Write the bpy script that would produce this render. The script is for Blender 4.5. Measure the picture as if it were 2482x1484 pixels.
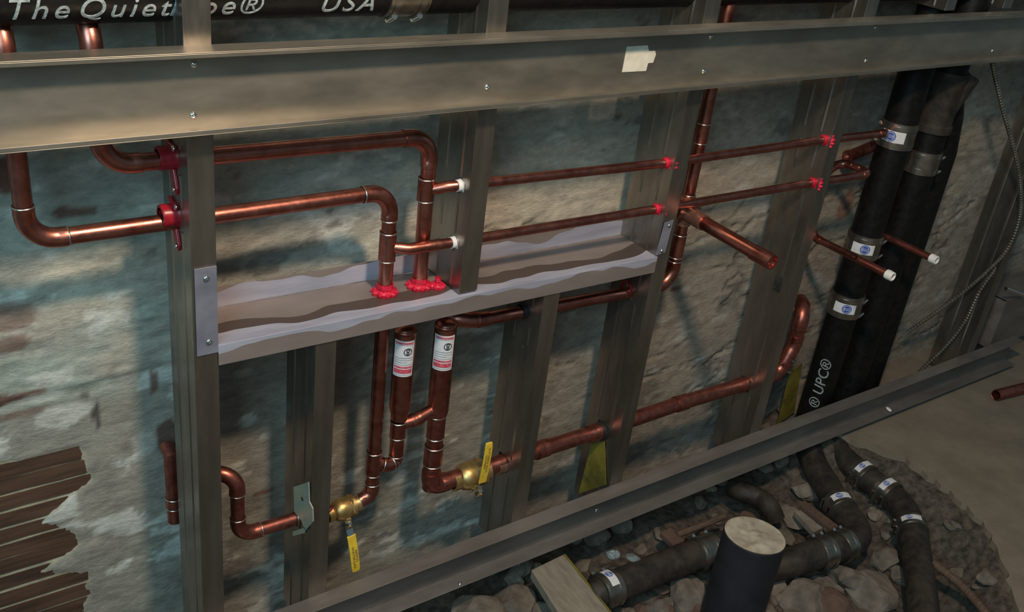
import bpy, math, random
import numpy as np
from mathutils import Vector, Matrix
random.seed(7); np.random.seed(7)
SC = bpy.context.scene
COL = SC.collection
for _o in list(bpy.data.objects): bpy.data.objects.remove(_o)

# ------------------------------------------------------------------ camera
FPX, CX, CY = 2446.465, 1241.0, 742.0
M = ((0.8131556, -0.5704835, 0.1154407), (-0.1840838, -0.4402227, -0.8788157), (0.5521695, 0.6933632, -0.4629863))
CAM = Vector((0, -1.11, 1.30))
cd = bpy.data.cameras.new('camera'); cam = bpy.data.objects.new('camera', cd); COL.objects.link(cam)
cd.sensor_fit = 'HORIZONTAL'; cd.sensor_width = 36; cd.lens = FPX / 2482 * 36; cd.clip_start = .02
cam.matrix_world = Matrix(((M[0][0], -M[1][0], -M[2][0], CAM.x), (M[0][1], -M[1][1], -M[2][1], CAM.y),
                           (M[0][2], -M[1][2], -M[2][2], CAM.z), (0, 0, 0, 1)))
SC.camera = cam
# ------------------------------------------------------------------ light, exposure
w = bpy.data.worlds.new('dim_cellar_light'); SC.world = w; w.use_nodes = True
w.node_tree.nodes['Background'].inputs[0].default_value = (0.19, 0.28, 0.32, 1)
w.node_tree.nodes['Background'].inputs[1].default_value = 0.36
def lamp(name, kind, loc, power, color, size, target=None):
    l = bpy.data.lights.new(name, kind); l.energy = power; l.color = color
    if kind == 'AREA': l.size = size
    else: l.shadow_soft_size = size
    o = bpy.data.objects.new(name, l); COL.objects.link(o); o.location = loc
    if target is not None:
        o.rotation_euler = (Vector(target) - Vector(loc)).to_track_quat('-Z', 'Y').to_euler()
    return o
lamp('work_lamp', 'POINT', (.56, -.78, 1.80), 64, (1.0, .78, .57), .06)
lamp('cool_fill_light', 'AREA', (-1.1, -1.5, 2.0), 33, (.48, .82, .94), 1.2, (.2, .1, .8))  # added cool fill for the left shadows, no doorway behind it
SC.view_settings.view_transform = 'Standard'; SC.view_settings.look = 'None'
SC.view_settings.exposure = 0.15; SC.view_settings.gamma = 1.0; SC.view_settings.use_curve_mapping = False

# ------------------------------------------------------------------ measuring helpers: photo point -> place in the room
def ray(x, y):
    a, b = (x - CX) / FPX, (y - CY) / FPX
    return Vector([M[0][i] * a + M[1][i] * b + M[2][i] for i in range(3)])
def P(x, y, Y=0.0):
    r = ray(x, y); return CAM + r * ((Y + 1.11) / r.y)
def Q(x, y, z):
    r = ray(x, y); return CAM + r * ((z - 1.30) / r.z)
def XX(x, y, X):
    r = ray(x, y); return CAM + r * (X / r.x)

# ------------------------------------------------------------------ mesh helpers
class MB:
    def __init__(s): s.v = []; s.f = []
    def add(s, vs, fs):
        n = len(s.v); s.v += [tuple(v) for v in vs]; s.f += [tuple(i + n for i in f) for f in fs]
    def box(s, a, b):
        x0, y0, z0 = a; x1, y1, z1 = b
        s.add([(x0, y0, z0), (x1, y0, z0), (x1, y1, z0), (x0, y1, z0), (x0, y0, z1), (x1, y0, z1), (x1, y1, z1), (x0, y1, z1)],
              [(0, 3, 2, 1), (4, 5, 6, 7), (0, 1, 5, 4), (1, 2, 6, 5), (2, 3, 7, 6), (3, 0, 4, 7)])
    def prism(s, pts, d):
        n = len(pts); d = Vector(d); pts = [Vector(q) for q in pts]
        s.add(pts + [q + d for q in pts], [tuple(range(n))[::-1], tuple(range(n, 2 * n))] + [(i, (i + 1) % n, n + (i + 1) % n, n + i) for i in range(n)])
    def tube(s, path, rad, n=20, caps=(True, True), inner=None):
        path = [Vector(q) for q in path]
        if not hasattr(rad, '__len__'): rad = [rad] * len(path)
        t0 = (path[1] - path[0]).normalized(); up = Vector((0, 0, 1)) if abs(t0.z) < .9 else Vector((1, 0, 0))
        u = t0.cross(up).normalized(); rings = []; base = len(s.v); N = len(path)
        for i, q in enumerate(path):
            if i == 0: t = path[1] - q
            elif i == N - 1: t = q - path[i - 1]
            else: t = (path[i + 1] - q).normalized() + (q - path[i - 1]).normalized()
            if t.length < 1e-9: t = t0
            t.normalize(); u = (u - t * u.dot(t)).normalized(); v = t.cross(u); t0 = t
            for k in range(n):
                a = 2 * math.pi * k / n
                s.v.append(tuple(q + (u * math.cos(a) + v * math.sin(a)) * rad[i]))
        for i in range(N - 1):
            for k in range(n):
                a = base + i * n + k; b = base + i * n + (k + 1) % n
                s.f.append((a, b, b + n, a + n))
        if caps[0]: s.f.append(tuple(base + k for k in range(n))[::-1])
        if caps[1]: s.f.append(tuple(base + (N - 1) * n + k for k in range(n)))
    def lathe(s, a, axis, prof, n=28, closed=False):
        # prof: list of (along, radius)
        a = Vector(a); axis = Vector(axis).normalized()
        up = Vector((0, 0, 1)) if abs(axis.z) < .9 else Vector((1, 0, 0))
        u = axis.cross(up).normalized(); v = axis.cross(u); base = len(s.v); N = len(prof)
        for h, r in prof:
            for k in range(n):
                t = 2 * math.pi * k / n
                s.v.append(tuple(a + axis * h + (u * math.cos(t) + v * math.sin(t)) * max(r, 1e-5)))
        for i in range(N - 1 if not closed else N):
            for k in range(n):
                p, q = base + i * n + k, base + i * n + (k + 1) % n; j = ((i + 1) % N - i) * n
                s.f.append((p, q, q + j, p + j))
def mesh(name, mb, mat, origin=(0, 0, 0), smooth=True, bevel=0, auto=40):
    me = bpy.data.meshes.new(name); o = Vector(origin)
    me.from_pydata([tuple(Vector(v) - o) for v in mb.v], [], mb.f); me.update()
    if mat: me.materials.append(mat)
    if smooth:
        me.polygons.foreach_set('use_smooth', [True] * len(me.polygons)); 
        try: me.set_sharp_from_angle(angle=math.radians(auto))
        except Exception: pass
    ob = bpy.data.objects.new(name, me); COL.objects.link(ob)
    if bevel:
        b = ob.modifiers.new('bevel', 'BEVEL'); b.width = bevel; b.segments = 2; b.limit_method = 'ANGLE'
    return ob
def origin_of(parent):
    o = Vector((0, 0, 0))
    while parent is not None: o += parent.location; parent = parent.parent
    return o
def part(name, mb, mat, parent, label=None, **k):
    ob = mesh(name, mb, mat, origin_of(parent), **k); ob.parent = parent
    if label: ob['label'] = label
    return ob
def tag(o, label, cat, group=None):
    o['label'] = label; o['category'] = cat
    if group: o['group'] = group
    return o
def thing(name, loc, label, cat, group=None):
    o = bpy.data.objects.new(name, None); COL.objects.link(o); o.location = loc; o.empty_display_size = .02
    return tag(o, label, cat, group)
def structure(o, label=None):
    o['kind'] = 'structure'
    if label: o['label'] = label
    return o

# ------------------------------------------------------------------ materials
def new_mat(name):
    m = bpy.data.materials.new(name); m.use_nodes = True; nt = m.node_tree
    return m, nt, nt.nodes['Principled BSDF']
def ramp(nt, src, stops):
    r = nt.nodes.new('ShaderNodeValToRGB'); e = r.color_ramp.elements
    e[0].position, e[0].color = stops[0][0], (*stops[0][1], 1); e[1].position, e[1].color = stops[-1][0], (*stops[-1][1], 1)
    for p_, c_ in stops[1:-1]:
        x = e.new(p_); x.color = (*c_, 1)
    nt.links.new(src, r.inputs[0]); return r.outputs[0]
def noise(nt, scale, detail=4, stretch=None, rough=.6, coord='Object'):
    tc = nt.nodes.new('ShaderNodeTexCoord'); src = tc.outputs[coord]
    if stretch:
        mp = nt.nodes.new('ShaderNodeMapping'); mp.inputs['Scale'].default_value = stretch; nt.links.new(src, mp.inputs[0]); src = mp.outputs[0]
    n = nt.nodes.new('ShaderNodeTexNoise'); n.inputs['Scale'].default_value = scale; n.inputs['Detail'].default_value = detail
    n.inputs['Roughness'].default_value = rough; nt.links.new(src, n.inputs['Vector']); return n.outputs['Fac']
def bump(nt, b, h, strength, dist=.002):
    bp = nt.nodes.new('ShaderNodeBump'); bp.inputs['Strength'].default_value = strength; bp.inputs['Distance'].default_value = dist
    nt.links.new(h, bp.inputs['Height']); nt.links.new(bp.outputs[0], b.inputs['Normal'])
def simple(name, c1, c2, metal=0, rough=.5, scale=30, stretch=None, bmp=0, r2=None, detail=4, lo=.35, hi=.65):
    m, nt, b = new_mat(name); b.inputs['Metallic'].default_value = metal; b.inputs['Roughness'].default_value = rough
    f = noise(nt, scale, detail, stretch); nt.links.new(ramp(nt, f, [(lo, c1), (hi, c2)]), b.inputs['Base Color'])
    if r2 is not None:
        mr = nt.nodes.new('ShaderNodeMapRange'); mr.inputs['From Min'].default_value = .3; mr.inputs['From Max'].default_value = .7
        mr.inputs['To Min'].default_value = rough; mr.inputs['To Max'].default_value = r2
        nt.links.new(noise(nt, scale * 1.7, 3, stretch), mr.inputs['Value']); nt.links.new(mr.outputs[0], b.inputs['Roughness'])
    if bmp: bump(nt, b, f, bmp)
    return m
STEEL = simple('galvanized_steel', (.26, .235, .205), (.40, .365, .325), .95, .27, 18, (1, 1, .25), .05, .42)
RAILM = simple('galvanized_steel_dull', (.33, .30, .255), (.47, .43, .365), .88, .36, 16, (.35, 1, 1), .08, .52)
TRACKM = simple('galvanized_steel_dusty', (.19, .165, .15), (.27, .24, .22), .5, .42, 22, (.3, 1, 1), .08, .55)
COPPER = simple('copper', (.38, .125, .095), (.54, .215, .165), 1, .27, 40, None, .06, .40)
COPPERD = simple('copper_tarnished', (.30, .095, .075), (.46, .16, .12), .95, .32, 60, None, .06, .48)
BRASS = simple('brass', (.55, .36, .13), (.70, .49, .22), .9, .32, 50, None, .1, .45)
SOLDER = simple('solder', (.66, .62, .56), (.80, .76, .70), 1, .28, 80, None, .2)
IRON = simple('black_cast_iron', (.003, .003, .0035), (.008, .007, .0065), 0, .42, 60, None, .25, .6)
IRON.node_tree.nodes['Principled BSDF'].inputs['Specular IOR Level'].default_value = .28
IRONDUST = simple('dusty_cast_iron', (.012, .010, .008), (.045, .033, .025), 0, .55, 35, None, .3, .8)
STAIN = simple('stainless_band', (.26, .235, .20), (.44, .40, .35), .95, .30, 30, None, .05, .35)
RUBBER = simple('black_rubber', (.010, .010, .012), (.02, .02, .022), 0, .5, 50)
RED = simple('red_plastic', (.42, .004, .02), (.80, .02, .07), 0, .35, 240, None, .3, .5, 6)
REDD = simple('dark_red_plastic', (.22, .006, .012), (.36, .012, .025), 0, .3, 60, None, .1)
WHITE = simple('white_plastic', (.62, .62, .62), (.78, .78, .77), 0, .5, 60)
WLABEL = simple('white_label_print', (.66, .64, .66), (.76, .74, .76), 0, .45, 60)
REDINK = simple('red_ink', (.50, .03, .07), (.72, .16, .20), 0, .5, 300, None, 0, None, 6)
BLACKINK = simple('black_ink', (.02, .02, .025), (.05, .05, .06), 0, .5, 80)
GREYINK = simple('grey_ink', (.22, .22, .25), (.35, .35, .38), 0, .5, 80)
BLUEINK = simple('blue_ink', (.012, .05, .30), (.03, .09, .45), 0, .45, 60)
YELLOW = simple('yellow_vinyl', (.78, .46, .03), (.90, .60, .06), 0, .45, 120, None, .1)
YELLOWD = simple('yellow_scuffed_plastic', (.075, .066, .018), (.26, .205, .03), 0, .5, 14, None, .1)
CHALK = simple('raised_lettering_chalky', (.16, .19, .20), (.42, .46, .46), 0, .7, 260, None, .2, None, 5)
BRIGHT = simple('zinc_screw', (.75, .75, .74), (.85, .85, .84), 1, .16, 40)
CAPW = simple('white_thread_tape', (.70, .69, .66), (.84, .83, .80), 0, .7, 120, None, .3)
TANM = simple('tan_zinc_bracket', (.34, .40, .34), (.52, .46, .30), .3, .5, 30, None, .1)
STICKER = simple('paper_sticker', (.60, .56, .47), (.74, .70, .61), 0, .7, 40, None, .1)
WOODB = simple('grey_weathered_board', (.20, .17, .13), (.28, .24, .19), 0, .7, 20, (4, 1, 1), .1)
WOODS = simple('brown_splintered_wood', (.07, .04, .03), (.13, .08, .055), 0, .75, 40, (1, 8, 1), .2)
LATH = simple('brown_wood_lath', (.045, .022, .013), (.11, .055, .032), 0, .75, 30, (.25, 1, 3), .25)
STONE = simple('broken_concrete', (.09, .073, .058), (.20, .165, .135), 0, .9, 22, None, .5, None, 8)
STONEP = simple('pale_broken_concrete', (.16, .135, .11), (.27, .225, .185), 0, .9, 30, None, .5, None, 8)
BRICKM = simple('red_brick_fragment', (.085, .05, .038), (.13, .075, .055), 0, .9, 30, None, .5, None, 8)
CONCEND = simple('dusty_packed_concrete', (.26, .22, .17), (.50, .44, .35), 0, .85, 28, None, .4, None, 8)
PINKISH = simple('copper_worn_pink', (.40, .18, .13), (.52, .27, .20), .8, .35, 60, None, .1)

# shelf metal: brown-grey zinc with a lavender-silver smear along the bend line
def shelf_mat(kind):
    m, nt, b = new_mat('smeared_zinc_' + kind); b.inputs['Metallic'].default_value = .35; b.inputs['Roughness'].default_value = .45
    tc = nt.nodes.new('ShaderNodeTexCoord'); sp = nt.nodes.new('ShaderNodeSeparateXYZ'); nt.links.new(tc.outputs['Object'], sp.inputs[0])
    def nz(scale, off, det=2):
        cx_ = nt.nodes.new('ShaderNodeCombineXYZ'); nt.links.new(sp.outputs['X'], cx_.inputs['X']); cx_.inputs['Y'].default_value = off
        n = nt.nodes.new('ShaderNodeTexNoise'); n.inputs['Scale'].default_value = scale; n.inputs['Detail'].default_value = det
        nt.links.new(cx_.outputs[0], n.inputs['Vector']); return n.outputs['Fac']
    def math_(op, a, c):
        q = nt.nodes.new('ShaderNodeMath'); q.operation = op
        for i, s_ in enumerate((a, c)):
            if isinstance(s_, (int, float)): q.inputs[i].default_value = s_
            else: nt.links.new(s_, q.inputs[i])
        return q.outputs[0]
    if kind == 'top': d = sp.outputs['Y']; w1 = math_('MULTIPLY', math_('SUBTRACT', nz(6, 3.1), .25), .085); w2 = math_('ADD', w1, math_('MULTIPLY', math_('SUBTRACT', nz(5, 9.4), .22), .085))
    elif kind == 'front': d = math_('MULTIPLY', sp.outputs['Z'], -1.0); w1 = math_('MULTIPLY', math_('SUBTRACT', nz(9, 5.7), .22), .050); w2 = math_('MULTIPLY', w1, 1.0)
    else: d = sp.outputs['Z']; w1 = math_('MULTIPLY', math_('SUBTRACT', nz(7, 1.2), .2), .075); w2 = w1
    f1 = math_('LESS_THAN', d, w1); f2 = math_('LESS_THAN', d, w2)
    base = ramp(nt, noise(nt, 14, 4, (.4, 1, 1)), [(.3, (.23, .19, .175)), (.7, (.33, .275, .255))])
    m1 = nt.nodes.new('ShaderNodeMix'); m1.data_type = 'RGBA'; nt.links.new(f2, m1.inputs['Factor']); nt.links.new(base, m1.inputs[6]); m1.inputs[7].default_value = (.11, .082, .072, 1)
    m2 = nt.nodes.new('ShaderNodeMix'); m2.data_type = 'RGBA'; nt.links.new(f1, m2.inputs['Factor']); nt.links.new(m1.outputs[2], m2.inputs[6])
    nt.links.new(ramp(nt, noise(nt, 30, 3, (.15, 1, 1)), [(.35, (.36, .36, .46)), (.65, (.56, .56, .68))]), m2.inputs[7])
    nt.links.new(m2.outputs[2], b.inputs['Base Color']); return m
LAV = simple('lavender_zinc', (.24, .24, .31), (.38, .38, .47), .5, .42, 16, None, .08)

def wall_mat():
    m, nt, b = new_mat('old_plaster_over_masonry'); b.inputs['Roughness'].default_value = .85
    at = nt.nodes.new('ShaderNodeAttribute'); at.attribute_name = 'tint'
    n1 = noise(nt, 70, 10, (.45, 1, 1), .72); n2 = noise(nt, 7, 5)
    r = ramp(nt, n1, [(.3, (.62, .62, .62)), (.5, (.95, .95, .95)), (.72, (1.30, 1.29, 1.26))])
    mx = nt.nodes.new('ShaderNodeMix'); mx.data_type = 'RGBA'; mx.blend_type = 'MULTIPLY'; mx.inputs['Factor'].default_value = 1
    nt.links.new(at.outputs['Color'], mx.inputs[6]); nt.links.new(r, mx.inputs[7]); nt.links.new(mx.outputs[2], b.inputs['Base Color'])
    bump(nt, b, n1, .8, .005); return m

# ------------------------------------------------------------------ value noise on a plane (numpy)
def vnoise(x, z, fx, fz, seed):
    rs = np.random.RandomState(seed); G = rs.rand(256, 256)
    X = x * fx + 37.3; Z = z * fz + 91.7; xi = np.floor(X).astype(int); zi = np.floor(Z).astype(int); a = X - xi; c = Z - zi
    a = a * a * (3 - 2 * a); c = c * c * (3 - 2 * c); g = lambda i, j: G[(xi + i) % 256, (zi + j) % 256]
    return (g(0, 0) * (1 - a) + g(1, 0) * a) * (1 - c) + (g(0, 1) * (1 - a) + g(1, 1) * a) * c
def fbm(x, z, fx, fz, seed, o=4, gain=.5):
    s = 0; t = 0; k = 1
    for i in range(o): s = s + k * vnoise(x, z, fx * 2 ** i, fz * 2 ** i, seed + i); t += k; k *= gain
    return s / t - .5
def sstep(a, b, v): t = np.clip((v - a) / (b - a), 0, 1); return t * t * (3 - 2 * t)
def grid_mesh(name, V, nu, nv, mat, colors=None):
    me = bpy.data.meshes.new(name); idx = np.arange(nu * nv).reshape(nv, nu)
    F = np.stack([idx[:-1, :-1], idx[:-1, 1:], idx[1:, 1:], idx[1:, :-1]], -1).reshape(-1, 4)
    me.vertices.add(nu * nv); me.vertices.foreach_set('co', V.astype(np.float32).ravel())
    me.loops.add(F.size); me.loops.foreach_set('vertex_index', F.ravel().astype(np.int32))
    me.polygons.add(len(F)); me.polygons.foreach_set('loop_start', np.arange(0, F.size, 4, dtype=np.int32))
    me.update(calc_edges=True); me.validate(); me.polygons.foreach_set('use_smooth', [True] * len(F))
    if colors is not None:
        a = me.color_attributes.new('tint', 'FLOAT_COLOR', 'POINT'); a.data.foreach_set('color', np.concatenate([colors, np.ones((len(colors), 1))], 1).astype(np.float32).ravel())
    me.materials.append(mat); ob = bpy.data.objects.new(name, me); COL.objects.link(ob); return ob

# ------------------------------------------------------------------ back wall
WY = .150
x1 = np.arange(-.40, 3.45, .006); z1 = np.arange(-.30, 1.30, .006); X, Z = np.meshgrid(x1, z1); shp = X.shape
def wp(x, y): v = P(x, y, WY); return v.x, v.z
ledge = .492 + .010 * fbm(X, Z, 9, 0, 3)
upper = sstep(-.004, .004, Z - ledge) * (1 - sstep(.40, .46, X))
h = .010 * fbm(X, Z, 1.6, 2.2, 10, 3) + .0105 * fbm(X, Z, 9, 26, 20, 5, .62) * (.45 + .8 * upper + .35 * sstep(.5, .56, Z) ) + .005 * upper
crk = fbm(X, Z, 4, 9, 40, 4); crm = sstep(.8, 1.0, X) * (1 - sstep(.60, .66, Z)) + .25
h -= .0055 * np.exp(-(crk / .012) ** 2) * crm * sstep(-.05, .12, fbm(X, Z, 3, 3, 50, 2))
crk2 = fbm(X, Z, 3, 14, 60, 4); h -= .006 * np.exp(-(crk2 / .010) ** 2) * crm * sstep(0, .1, fbm(X, Z, 2, 5, 70, 2))
# lath field bottom left: plaster gone
lathx = np.interp(Z, [-.3, .10, .15, .18, .21, .24, .27, .30, .32, .36, .385, .40], [.22, .24, .25, .19, .245, .23, .20, .235, .262, .262, .255, .0])
lathx = lathx + .012 * fbm(X, Z, 30, 50, 80, 3) * 2
inl = (1 - sstep(-.003, .003, X - lathx)) * (1 - sstep(.398, .404, Z + .01 * fbm(X, Z, 20, 1, 90, 2) * 2))
h = h * (1 - inl) - .0045 * inl
Yw = WY - h
# wall colours, with some lamplight and shade painted in
base = np.array([.44, .415, .36]); cream = np.array([.60, .54, .44]); pale = np.array([.72, .72, .67]); grey = np.array([.32, .285, .24])
green = np.array([.40, .44, .39]); redb = np.array([.17, .065, .04]); soot_and_shade = np.array([.05, .045, .04])
T = np.ones(shp + (3,)) * base
def mix(mask, c):
    global T
    mask = np.clip(mask, 0, 1)[..., None]; T = T * (1 - mask) + c * mask
mix(sstep(-.06, .12, fbm(X, Z, 4, 7, 110, 4)), green)
mix(sstep(.735, .77, Z), green)  # shade around the rail painted in as greenish plaster
mix(sstep(.0, .10, fbm(X, Z, 3, 7, 120, 4)) * sstep(.48, .55, Z) * (1 - sstep(.74, .78, Z)) , cream)  # lit band between the shadows painted in cream
mix((1 - sstep(.44, .50, Z)) * .8, grey)
mix(sstep(.9, 1.5, X) * .7, np.array([.37, .305, .25]))  # browner to the right, painted in for the warmer light there
mix(sstep(.13, .20, fbm(X, Z, 12, 30, 130, 5, .6)) * .75 * (1 - .6 * sstep(.9, 1.2, X)), pale)
mix(sstep(.17, .22, fbm(X, Z, 9, 18, 140, 5, .6)) * .8, grey * .7)
def blotch(px, py, wx, wz, c, k=1.0, seed=0, rag=.6):
    cx_, cz_ = wp(px, py); d = np.sqrt(((X - cx_) / wx) ** 2 + ((Z - cz_) / wz) ** 2) + rag * fbm(X, Z, 45, 60, 300 + seed, 3)
    mix((1 - sstep(.8, 1.05, d)) * k, c)
def slab(px, py, wx, wz, c, k=1.0):
    cx_, cz_ = wp(px, py); mix((1 - sstep(.92, 1.0, np.abs(X - cx_) / wx)) * (1 - sstep(.9, 1.0, np.abs(Z - cz_) / wz)) * k, c)
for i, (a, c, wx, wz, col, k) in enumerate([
    (8, 425, .020, .028, redb, .9), (180, 512, .030, .009, redb, .75), (640, 1196, .022, .004, redb, .9), (20, 760, .040, .022, redb, .6),
    (15, 830, .035, .014, redb, .7), (10, 965, .055, .010, redb, .9), (20, 1010, .06, .008, redb, .6), (372, 925, .008, .020, redb, .8), (410, 1060, .020, .035, redb * .7, .8),
    (235, 1010, .0065, .026, soot_and_shade, .85), (205, 955, .008, .008, soot_and_shade, .6), (95, 960, .035, .010, pale, .4), (150, 1010, .040, .020, pale, .7),
    (1400, 690, .035, .009, redb, .7), (1375, 750, .022, .010, redb * .6, .7), (1700, 350, .012, .03, redb, .35), (1640, 700, .02, .006, redb, .8),
    (2050, 500, .028, .040, redb * 1.6, .7), (2290, 590, .012, .012, redb, .7), (1840, 720, .022, .04, soot_and_shade, .9), (1815, 820, .010, .05, soot_and_shade, .95),  # last two blotches: shade in the gap beside the stud, painted on
    (160, 1200, .02, .03, pale, .5), (130, 1240, .035, .025, pale, .6), (600, 1015, .015, .006, pale, .9), (610, 1025, .028, .004, pale, .8), (1700, 870, .012, .004, pale, .6),
    (350, 1080, .02, .03, pale, .4), (420, 870, .02, .02, pale, .4), (590, 905, .015, .008, pale, .5), (620, 1430, .05, .03, pale, .25)]):
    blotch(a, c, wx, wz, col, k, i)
slab(1462, 262, .030, .020, cream * 1.15, .9)
T = T * (1 - inl[..., None]) + inl[..., None] * np.array([.46, .40, .28])
T = T * (1 - .35 * np.clip(np.exp(-(crk / .014) ** 2) * crm * .8, 0, 1))[..., None]
V = np.stack([X, Yw, Z], -1).reshape(-1, 3)
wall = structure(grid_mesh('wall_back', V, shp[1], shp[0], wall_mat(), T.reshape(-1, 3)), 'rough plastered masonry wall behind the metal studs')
me_l = None
lz = [.386, .360, .332, .303, .275, .247, .221, .190, .160, .130, .102, .075]
for i, z in enumerate(lz):
    mb = MB(); z0, z1_ = z - .0235, z + .0005; xe = float(np.interp(z - .012, [-.3, .10, .15, .18, .21, .24, .27, .30, .32, .36, .385, .40], [.22, .24, .25, .19, .245, .23, .20, .235, .262, .262, .255, .25])) + .010
    n = 14; jag = [random.uniform(-.0012, .0012) for _ in range(n + 1)]
    vs = []
    for k in range(n + 1):
        xx = -.38 + (xe + .38) * k / n; j = jag[k]
        vs += [(xx, .1526 + abs(j) * .6, z0 + j), (xx, .1526 + abs(j) * .6, z1_ - j * .5), (xx, .160, z1_ - j * .5), (xx, .160, z0 + j)]
    fs = [(0, 3, 2, 1), tuple(4 * n + q for q in (0, 1, 2, 3))]
    for k in range(n):
        for q in range(4): a = 4 * k + q; b_ = 4 * k + (q + 1) % 4; fs.append((a, b_, b_ + 4, a + 4))
    mb.add(vs, fs); part('lath', mb, LATH, wall, smooth=False)

# ------------------------------------------------------------------ concrete floor and the trench broken through it
def flo_mat():
    m, nt, b = new_mat('concrete_floor'); b.inputs['Roughness'].default_value = .8
    nt.links.new(ramp(nt, noise(nt, 9, 8, None, .65), [(.3, (.17, .135, .10)), (.7, (.26, .21, .16))]), b.inputs['Base Color']); bump(nt, b, noise(nt, 160, 4), .3, .002); return m
FLOORM = flo_mat()
DIRT = simple('gravelly_dirt', (.030, .024, .019), (.12, .095, .075), 0, .95, 60, None, .7, None, 9)
edge = [(1.90, .20), (1.90, .02), (1.935, -.06), (1.985, -.154), (1.978, -.264), (1.953, -.353), (1.925, -.419), (1.85, -.493), (1.80, -.535), (1.68, -.66), (1.5, -.80), (1.2, -.95), (.7, -1.05), (-.3, -1.1), (-.5, -1.1)]
e2 = []
for (a, b_) in zip(edge[:-1], edge[1:]):
    for k in range(5):
        t = k / 5; e2.append((a[0] + (b_[0] - a[0]) * t + random.uniform(-.006, .006), a[1] + (b_[1] - a[1]) * t + random.uniform(-.006, .006)))
mb = MB(); outer = [(-.5, -1.1), (-4, -1.1), (-4, -6), (7, -6), (7, .20)]
mb.prism([(x, y, -.07) for x, y in e2 + outer], (0, 0, .07))
structure(mesh('floor', mb, FLOORM, smooth=False), 'grey-brown concrete slab floor, broken out along the wall')
gx = np.arange(-.5, 2.4, .010); gy = np.arange(-1.3, .16, .010); GX, GY = np.meshgrid(gx, gy)
ex = np.interp(GY, [q[1] for q in edge[::-1]], [q[0] for q in edge[::-1]])
slope = sstep(0, .16, ex - GX)
GZ = -.015 - .10 * slope + .045 * fbm(GX, GY, 9, 9, 200, 5, .55) * (.25 + slope) 
V = np.stack([GX, GY, GZ], -1).reshape(-1, 3)
rub = grid_mesh('rubble_bed', V, GX.shape[1], GX.shape[0], DIRT); rub['kind'] = 'structure'; rub['label'] = 'dark gravelly dirt at the bottom of the open trench'
def rock(name, c, s, mat, parent, seed, flat=.6, rot=None):
    rs = random.Random(seed); import bmesh
    bm = bmesh.new(); bmesh.ops.create_icosphere(bm, subdivisions=3, radius=1)
    ax = [Vector((rs.gauss(0, 1), rs.gauss(0, 1), rs.gauss(0, 1))).normalized() for _ in range(9)]; lim = [rs.uniform(.55, .9) for _ in ax]
    CO = np.array([v.co for v in bm.verts]); NN = fbm(CO[:, 0] * .9 + CO[:, 2] * .4, CO[:, 1] * .9 - CO[:, 2] * .5, 3.0, 3.0, seed % 200, 3)
    for v in bm.verts:
        p_ = v.co.copy()
        for a, l in zip(ax, lim):
            d = p_.dot(a)
            if d > l: p_ -= a * (d - l)
        v.co = p_ * (1 + .28 * float(NN[v.index]))
    R_ = Matrix.Rotation(rs.uniform(0, 6.28) if rot is None else rot, 3, 'Z') @ Matrix.Rotation(rs.uniform(-.35, .35), 3, 'X')
    me = bpy.data.meshes.new(name)
    for v in bm.verts: v.co = R_ @ Vector((v.co.x * s[0], v.co.y * s[1], v.co.z * s[2] * flat))
    bm.to_mesh(me); bm.free(); me.materials.append(mat)
    ob = bpy.data.objects.new(name, me); COL.objects.link(ob); ob.location = Vector(c) - origin_of(parent); ob.parent = parent; return ob
def gz(x, y):
    i = int(np.clip((y + 1.3) / .01, 0, len(gy) - 1)); j = int(np.clip((x + .5) / .01, 0, len(gx) - 1)); return float(GZ[i, j])
placed = []
def rocks(px, py, size, mat, seed, asp=1.0, rot=None, lift=.3, flat=.6):
    v = Q(px, py, -.085); z = gz(v.x, v.y); rock('stone', (v.x, v.y, z + size * lift), (size, size * asp, size), mat, rub, seed, flat, rot)
for i, (a, c, s, mt) in enumerate([
    (1870, 1390, .045, 1), (1660, 1420, .050, 0), (1610, 1450, .035, 0), (1700, 1460, .03, 2), (1530, 1470, .030, 0), (1960, 1440, .060, 0), (1905, 1420, .028, 1), (2010, 1400, .035, 0),
    (2060, 1400, .05, 0), (2120, 1420, .055, 0), (2030, 1460, .05, 2), (2150, 1340, .040, 0), (2190, 1380, .03, 0), (1960, 1180, .045, 1), (1930, 1250, .040, 1), (1890, 1220, .03, 0), (1900, 1290, .035, 0),
    (1990, 1260, .02, 0), (2120, 1240, .022, 1), (2150, 1280, .018, 0), (2170, 1330, .02, 0), (1700, 1290, .03, 2), (1740, 1230, .02, 0), (1690, 1400, .03, 1), (1600, 1280, .022, 0), (1560, 1300, .02, 0),
    (1500, 1460, .028, 0), (1240, 1440, .06, 0), (1320, 1470, .045, 0), (1160, 1480, .05, 0), (1230, 1480, .03, 2), (1420, 1340, .02, 0), (1850, 1460, .04, 0), (1920, 1480, .03, 0), (2320, 1400, .022, 0), (2370, 1450, .025, 0),
    (2070, 1180, .022, 1), (2030, 1190, .02, 0), (1820, 1230, .03, 2), (2290, 1320, .02, 0), (2260, 1240, .015, 0), (1460, 1230, .02, 1)]):
    rocks(a, c, s, (STONE, STONEP, BRICKM)[mt], 500 + i, random.uniform(.7, 1.1))
for i in range(80):
    a = random.uniform(1400, 2420); c = random.uniform(1180, 1484); v = Q(a, c, -.085)
    if v.x > np.interp(v.y, [q[1] for q in edge[::-1]], [q[0] for q in edge[::-1]]) - .06 or v.y > -.04: continue
    rocks(a, c, random.uniform(.008, .018), random.choice((STONE, STONE, STONEP, BRICKM)), 700 + i, random.uniform(.6, 1.1))
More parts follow.
